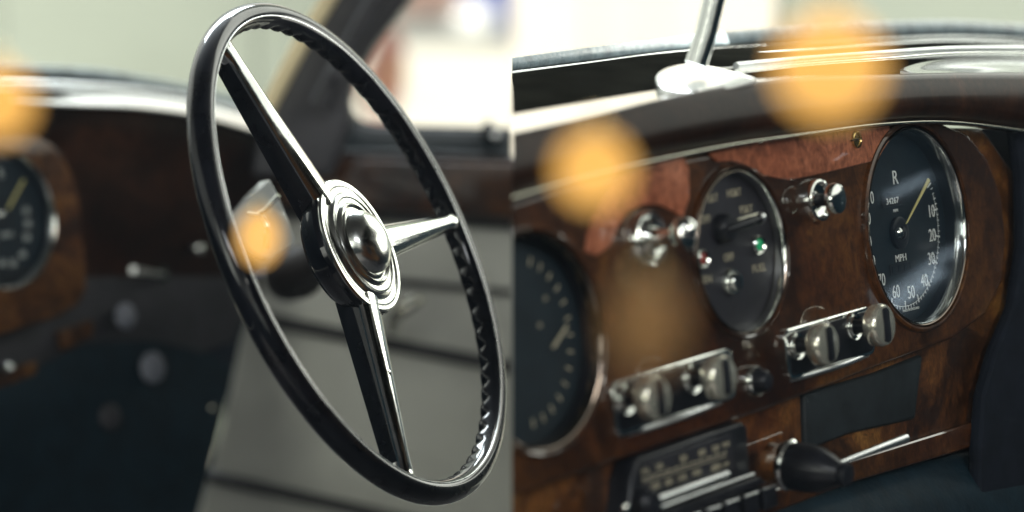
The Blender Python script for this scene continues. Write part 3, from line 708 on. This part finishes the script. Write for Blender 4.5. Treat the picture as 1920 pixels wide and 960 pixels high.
# faceted chrome housing seen through the wheel
hs = thing('indicator_housing', P(500, 420, 2.35), 'blurred chrome faceted housing seen through the left of the steering wheel', 'switch housing')
pts = [(505, 335), (520, 362), (540, 410), (554, 446), (552, 458), (524, 476), (505, 488), (470, 470), (438, 430), (446, 400), (474, 366)]
obj('shell', prism([P(x, y, 2.33+(540-x)*.0009) for x, y in pts], D(-.01, .035, 0), .0045, 4), 'white_sheen', hs)
obj('facet_ridge', tube(smooth_line([P(522, 366, 2.325), P(496, 396, 2.33), P(488, 402, 2.333), P(500, 425, 2.33), P(498, 465, 2.335)], 4), .0022), 'chrome', hs)
obj('facet_ridge', tube([P(467, 400, 2.36), P(488, 404, 2.335)], .0015), 'chrome', hs)
obj('base_clip', prism([P(x, y, 2.36) for x, y in ((474, 508), (498, 501), (500, 520), (478, 525))], D(0, .015, 0), .002), 'grey_ball', hs)

# ---- pillar
pil = thing('windscreen_pillar', P(560, 250, 3.0), 'dark slanting windscreen pillar with a brassy chrome strip on its edge', 'car pillar')
obj('pillar_body', slab([(622, -40), (800, -40), (764, 0), (700, 84), (662, 150), (654, 190), (660, 215), (620, 330), (470, 330), (492, 212), (540, 140)], 2.98, .06, .008), 'pillar', pil)
obj('chrome_strip', tube([P(638, -40, 2.92), P(611, 6, 2.92), P(560, 90, 2.92), (P(502, 200, 2.92)), P(488, 228, 2.92)], .0088, seg=20), 'gold', pil)
obj('inner_trim', tube([P(735, -40, 2.94), P(690, 30, 2.94), P(640, 120, 2.94), P(600, 200, 2.94)], .011, seg=20), 'cloth_dark', pil)
obj('pillar_stud', lathe(P(630, 140, 2.92), D(0, -1, 0), [(.010, 0), (.009, .004), (.005, .006), (0, .007)], 24), 'pillar', pil)

# ---- door
SIDE = 3
obj('bulkhead', slab([(100, 300), (500, 300), (478, 560), (446, 680), (412, 800), (374, 960), (350, 1100), (100, 1100)], 3.36, .03, .004), 'dark_fill', dl)
dr = thing('driver_door', P(780, 900, 3.2), 'open-windowed car door with walnut capping and grey leather trim', 'car door')
obj('window_sill', slab([(640, 150), (655, 190), (663, 212), (680, 227), (710, 233), (962, 239), (962, 294), (640, 286), (560, 280), (600, 200)], 3.12, .06, .004), 'sill', dr)
obj('wood_capping', slab([(470, 284), (640, 284), (1080, 296), (1080, 418), (640, 392), (470, 380)], 3.10, .06, .010, 4), 'wood', dr)
obj('sill_line', tube([P(600, 284, 3.09), P(962, 294, 3.09)], .003), 'dark_band', dr)
obj('trim_panel', slab([(470, 376), (640, 390), (1080, 408), (1080, 1040), (340, 1040), (372, 960), (418, 800), (450, 640), (474, 560)], 3.16, .04, .006), 'leather_grey', dr)
for a, b, w_ in (((470, 392), (962, 420), 10), ((560, 508), (962, 548), 6), ((440, 588), (962, 690), 13), ((380, 890), (800, 985), 12)):
    obj('dark_band', tube([P(a[0], a[1], 3.145), P((a[0]+b[0])/2, (a[1]+b[1])/2, 3.145), P(b[0], b[1], 3.145)], w_/F*3.15, seg=16, flat=1), 'dark_band', dr)  # dark horizontal bands across the grey trim
lt = obj('window_catch', prism([P(x, y, 3.08) for x, y in ((902, 240), (908, 228), (918, 224), (930, 240), (940, 258), (934, 268), (920, 262), (908, 268), (902, 256))], D(0, .03, 0), .003), 'rim', dr)
obj('catch_pin', lathe(P(929, 254, 3.07), D(.1, -1, .1), [(.0045, 0), (.004, .004), (0, .006)], 20), 'satin', lt)
dh_ = obj('door_handle', tube(smooth_line([P(736, 622, 3.06), P(738, 600, 3.05), P(752, 584, 3.04), P(774, 568, 3.04), P(788, 562, 3.05)], 5), [.0045+.0035*math.sin(i/20*3.1) for i in range(21)], seg=16), 'chrome_warm', dr)

# ---- outside, left half
SIDE = -1
tag(obj('house_wall', wall(-400, 655, 0, 6, '', '', ''), 'wall_sage'), 'plain pale sage wall outside the windscreen, behind the steering wheel', 'wall')
fv = thing('parked_van', P(890, 60, 20), 'far blurred blue van with a round white front, parked beyond the side window', 'van')
obj('body', slab([(868, -120), (1010, -120), (1010, 64), (930, 66), (868, 60)], 20, 2.0, .1), 'carblue', fv)
obj('white_bonnet', lathe(P(892, 40, 19.9), D(0, -1, .1), [(.17, -.1), (.165, .05), (.12, .12), (0, .15)], 40, sx=1.0, sy=.72), 'carwhite', fv)
tag(obj('brick_wall', slab([(700, -160), (864, -160), (864, 22), (700, 26)], 21.5, .3, .02), 'brick'), 'far brown brick wall at the top of the side window', 'wall')
bo = thing('rounded_post', P(720, 240, 7), 'blurred pink and orange rounded post outside the side window', 'post')
obj('post_body', slab([(735, 44), (750, 60), (757, 90), (757, 150), (748, 190), (735, 215), (700, 236), (684, 205), (672, 160), (690, 110), (715, 60)], 7, .12, .03, 4), 'pink', bo)
obj('orange_band', slab([(728, 118), (752, 120), (750, 150), (742, 160), (724, 145)], 6.96, .02, .008), 'orange', bo)
bo['_x'] = 0
def ground(y0, y1, z, m, nm):
    bm = bmesh.new(); vs = [bm.verts.new(p) for p in ((-60, y0, z), (60, y0, z), (60, y1, z), (-60, y1, z))]; bm.faces.new(vs)
    return tag(obj(nm, bm, m, smooth=False), kind='structure')
SIDE = 0
ground(-30, 90, -1.27, 'asphalt', 'ground')
ground(3.6, 19, -1.262, 'paving', 'pavement')

# ---------------------------------------------------------------- amber globes near the camera, standing in for lamp reflections
def reflection_globe(px, py, Y, rad, m, label, sy=1):
    global SIDE
    SIDE = 0
    c = P(px, py, Y)
    t = thing('amber_reflection', c + Vector((0, 0, rad)), label, 'reflection_globe', 'amber globes added for reflections in front of the dashboard')
    z = Vector((0, 0, 1))
    prof = [(0, -rad*sy)] + [(rad*math.cos(a), rad*sy*math.sin(a)) for a in [R_(-80+k*10) for k in range(16)]] + [(rad*.28, rad*sy*1.0)]
    obj('globe', lathe(c, z, prof, 40), m, t)
    obj('socket', lathe(c+z*rad*sy*.98, z, [(rad*.20, 0), (rad*.20, rad*.12), (rad*.12, rad*.35), (0, rad*.4)], 24), 'brass', t)
    obj('cord', tube([c+z*rad*(sy+.5), c+z*(rad+.25)], .0005, seg=8), 'black', t)
YB = 1.05
reflection_globe(-8, 192, YB, .0138, 'amber', 'amber reflection stand-in at the upper left edge, over the end of the dashboard top')
reflection_globe(486, 446, 1.35, .0098, 'amber', 'amber reflection stand-in before the chrome housing inside the steering wheel', 1.3)
reflection_globe(1114, 318, YB, .0142, 'amber', 'amber reflection stand-in over the walnut panel left of the round switch box')
reflection_globe(1554, 124, 1.0, .0192, 'amber', 'largest amber reflection stand-in, over the dash top right of the mirror stalk')
reflection_globe(1212, 610, .9, .0120, 'amber_dim', 'dim brown reflection stand-in above the blurred twin-knob plate', 1.3)

# ---------------------------------------------------------------- rest of the cabin (out of view, shades the interior)
SIDE = 0
def box(nm, a, b, m):
    (x0, y0, z0), (x1, y1, z1) = a, b
    bm = prism([Vector((x0, y0, z0)), Vector((x1, y0, z0)), Vector((x1, y1, z0)), Vector((x0, y1, z0))], Vector((0, 0, z1-z0)), .01)
    return tag(obj(nm, bm, m), kind='structure')
box('cabin_floor', (-1.35, -1.5, -1.1), (1.35, 3.6, -1.05), 'cloth_dark')
box('cabin_side', (1.36, -1.5, -1.05), (1.42, 4.2, .04), 'leather_teal')
box('cabin_side', (-1.42, -1.5, -1.05), (-1.36, 4.2, -.10), 'leather_teal')
box('cabin_rear', (-1.34, -1.5, -1.04), (1.34, -1.4, .0), 'leather_teal')

rf = prism([Vector(p) for p in ((-1.4, -1.2, .98), (1.4, -1.2, .98), (1.4, 3.1, .98), (-1.4, 3.1, .98))], Vector((0, 0, .05)), .02)
tag(obj('car_roof', rf, 'cloth_dark'), 'dark cloth roof lining of the car above the dashboard', 'car roof')

# ---------------------------------------------------------------- world: daylight coming through windows all round
w = bpy.data.worlds.new('World'); sc.world = w; w.use_nodes = True
t = w.node_tree; bg = t.nodes['Background']
tc = t.nodes.new('ShaderNodeTexCoord'); sp = t.nodes.new('ShaderNodeSeparateXYZ'); t.links.new(tc.outputs['Generated'], sp.inputs[0])
at = t.nodes.new('ShaderNodeMath'); at.operation = 'ARCTAN2'; t.links.new(sp.outputs[0], at.inputs[0]); t.links.new(sp.outputs[1], at.inputs[1])
mr_ = t.nodes.new('ShaderNodeMapRange'); mr_.inputs[1].default_value = -math.pi; mr_.inputs[2].default_value = math.pi; t.links.new(at.outputs[0], mr_.inputs[0])
def az(d): return (d+180)/360
azr = ramp(t, mr_.outputs[0], [(0, (.25,)*3), (az(-168), (.2,)*3), (az(-164), (3,)*3), (az(-148), (3,)*3), (az(-144), (.4,)*3), (az(-132), (.45,)*3), (az(-92), (.45,)*3), (az(-84), (.4,)*3), (az(-70), (.05,)*3), (az(-60), (.9,)*3), (az(10), (1,)*3), (az(18), (2.4,)*3), (az(45), (2.4,)*3), (az(48), (.04,)*3), (az(52), (.04,)*3),
    (az(55), (1.0,)*3), (az(112), (.8,)*3), (az(118), (.05,)*3), (az(128), (.05,)*3), (az(134), (.7,)*3), (az(160), (.7,)*3), (az(168), (.25,)*3)])
ez = t.nodes.new('ShaderNodeMapRange'); ez.inputs[1].default_value = -1; ez.inputs[2].default_value = 1; t.links.new(sp.outputs[2], ez.inputs[0])
elr = ramp(t, ez.outputs[0], [(0, (0,)*3), (.545, (0,)*3), (.565, (1,)*3), (.80, (1,)*3), (.83, (.05,)*3), (1, (.05,)*3)])
mx = t.nodes.new('ShaderNodeMixRGB'); mx.blend_type = 'MULTIPLY'; mx.inputs[0].default_value = 1
t.links.new(azr.outputs[0], mx.inputs[1]); t.links.new(elr.outputs[0], mx.inputs[2])
base = ramp(t, ez.outputs[0], [(0, (.003, .007, .013)), (.40, (.006, .011, .018)), (.5, (.013, .016, .021)), (.6, (.04, .045, .045)), (.8, (.02, .02, .025)), (1, (.02, .02, .02))])
tint = t.nodes.new('ShaderNodeMixRGB'); tint.blend_type = 'MULTIPLY'; tint.inputs[0].default_value = 1; tint.inputs[2].default_value = (1.0, 1.03, .92, 1)
t.links.new(mx.outputs[0], tint.inputs[1])
ad = t.nodes.new('ShaderNodeMixRGB'); ad.blend_type = 'ADD'; ad.inputs[0].default_value = 1
t.links.new(tint.outputs[0], ad.inputs[1]); t.links.new(base.outputs[0], ad.inputs[2])
t.links.new(ad.outputs[0], bg.inputs[0]); bg.inputs[1].default_value = 1.3

hm = bpy.data.materials.new('haze'); hm.use_nodes = True; t = hm.node_tree
t.nodes.remove(t.nodes['Principled BSDF']); pv = t.nodes.new('ShaderNodeVolumePrincipled')
pv.inputs['Color'].default_value = (.74, .88, 1, 1); pv.inputs['Density'].default_value = .0045
t.links.new(pv.outputs[0], [n_ for n_ in t.nodes if n_.type == 'OUTPUT_MATERIAL'][0].inputs['Volume'])
M['haze'] = hm
hz = prism([Vector(p) for p in ((-62, -31, -2.4), (62, -31, -2.4), (62, 91, -2.4), (-62, 91, -2.4))], Vector((0, 0, 7)), 0)
tag(obj('haze', hz, 'haze', smooth=False), kind='stuff')  # thin volume added for the milky veil of a glass reflection

# ---------------------------------------------------------------- sun outside (the roof keeps it off the interior)
sd = bpy.data.lights.new('sun', 'SUN'); sd.energy = 4.8; sd.angle = R_(.5); sd.color = (1, .95, .86)
so = bpy.data.objects.new('sun', sd); COL.objects.link(so)
so.rotation_euler = Vector((.25, .75, -.62)).to_track_quat('-Z', 'Y').to_euler()

def area(nm, loc, at_, sx, sy, e, col=(1, 1, 1)):
    l = bpy.data.lights.new(nm, 'AREA'); l.shape = 'RECTANGLE'; l.size = sx; l.size_y = sy; l.energy = e; l.color = col
    o = bpy.data.objects.new(nm, l); COL.objects.link(o); o.location = loc
    o.rotation_euler = (Vector(at_)-Vector(loc)).to_track_quat('-Z', 'Y').to_euler()
area('window_light_front', (-.5, 4.4, 1.5), (-.1, 2.3, 0), 1.8, .7, 70, (.86, .96, 1))
area('window_light_right', (1.25, 1.0, .42), (0, 2.2, -.05), .7, .35, 7, (1, .97, .88))
hl = HC + Vector((.77, .57, .31)).normalized()*.42
area('hub_fill_light', hl, HC, .16, .22, .50, (1, 1, .90))  # added light behind the right dashboard, brightens the hub chrome
area('overhead_fill_light', (.15, .2, .85), (.1, 2.2, -.05), .9, .3, 7, (.95, .98, 1))  # added fill overhead for chrome highlights, no opening there
def add_streak_light(px, py, T, sx, sy, e, tilt):  # added strip light, mirrored in the gauge glass as a pale streak
    p_ = RP.at(px, py, -.0012); d_ = (p_-CAM).normalized(); r_ = d_-RP.n*2*d_.dot(RP.n)
    l = bpy.data.lights.new('streak_light', 'AREA'); l.shape = 'RECTANGLE'; l.size = sx; l.size_y = sy; l.energy = e; l.color = (.8, .93, 1)
    o = bpy.data.objects.new('streak_light', l); COL.objects.link(o); o.location = p_+r_*T
    o.rotation_euler = (-r_).to_track_quat('-Z', 'Y').to_euler() if False else (r_*-1).to_track_quat('-Z', 'Y').to_euler()
    o.rotation_euler.rotate_axis('Z', tilt)
add_streak_light(1712, 524, .85, .105, .004, .0022, R_(24))
add_streak_light(1706, 552, .85, .085, .007, .0030, R_(24))
add_streak_light(1704, 350, .85, .050, .004, .0010, R_(14))
for o in list(COL.objects):
    for k in ('_o', '_x'):
        if k in o: del o[k]

# ---------------------------------------------------------------- camera
cd = bpy.data.cameras.new('camera'); co = bpy.data.objects.new('camera', cd); COL.objects.link(co)
cd.lens = 100; cd.sensor_width = 36; cd.clip_start = .05; cd.clip_end = 300
co.location = CAM; co.rotation_euler = (R_(90)-PITCH, 0, 0)
cd.dof.use_dof = True; cd.dof.focus_distance = 2.14; cd.dof.aperture_fstop = 100/35; cd.dof.aperture_blades = 0
sc.camera = co
sc.view_settings.view_transform = 'Standard'; sc.view_settings.look = 'None'; sc.view_settings.exposure = .2; sc.view_settings.gamma = 1
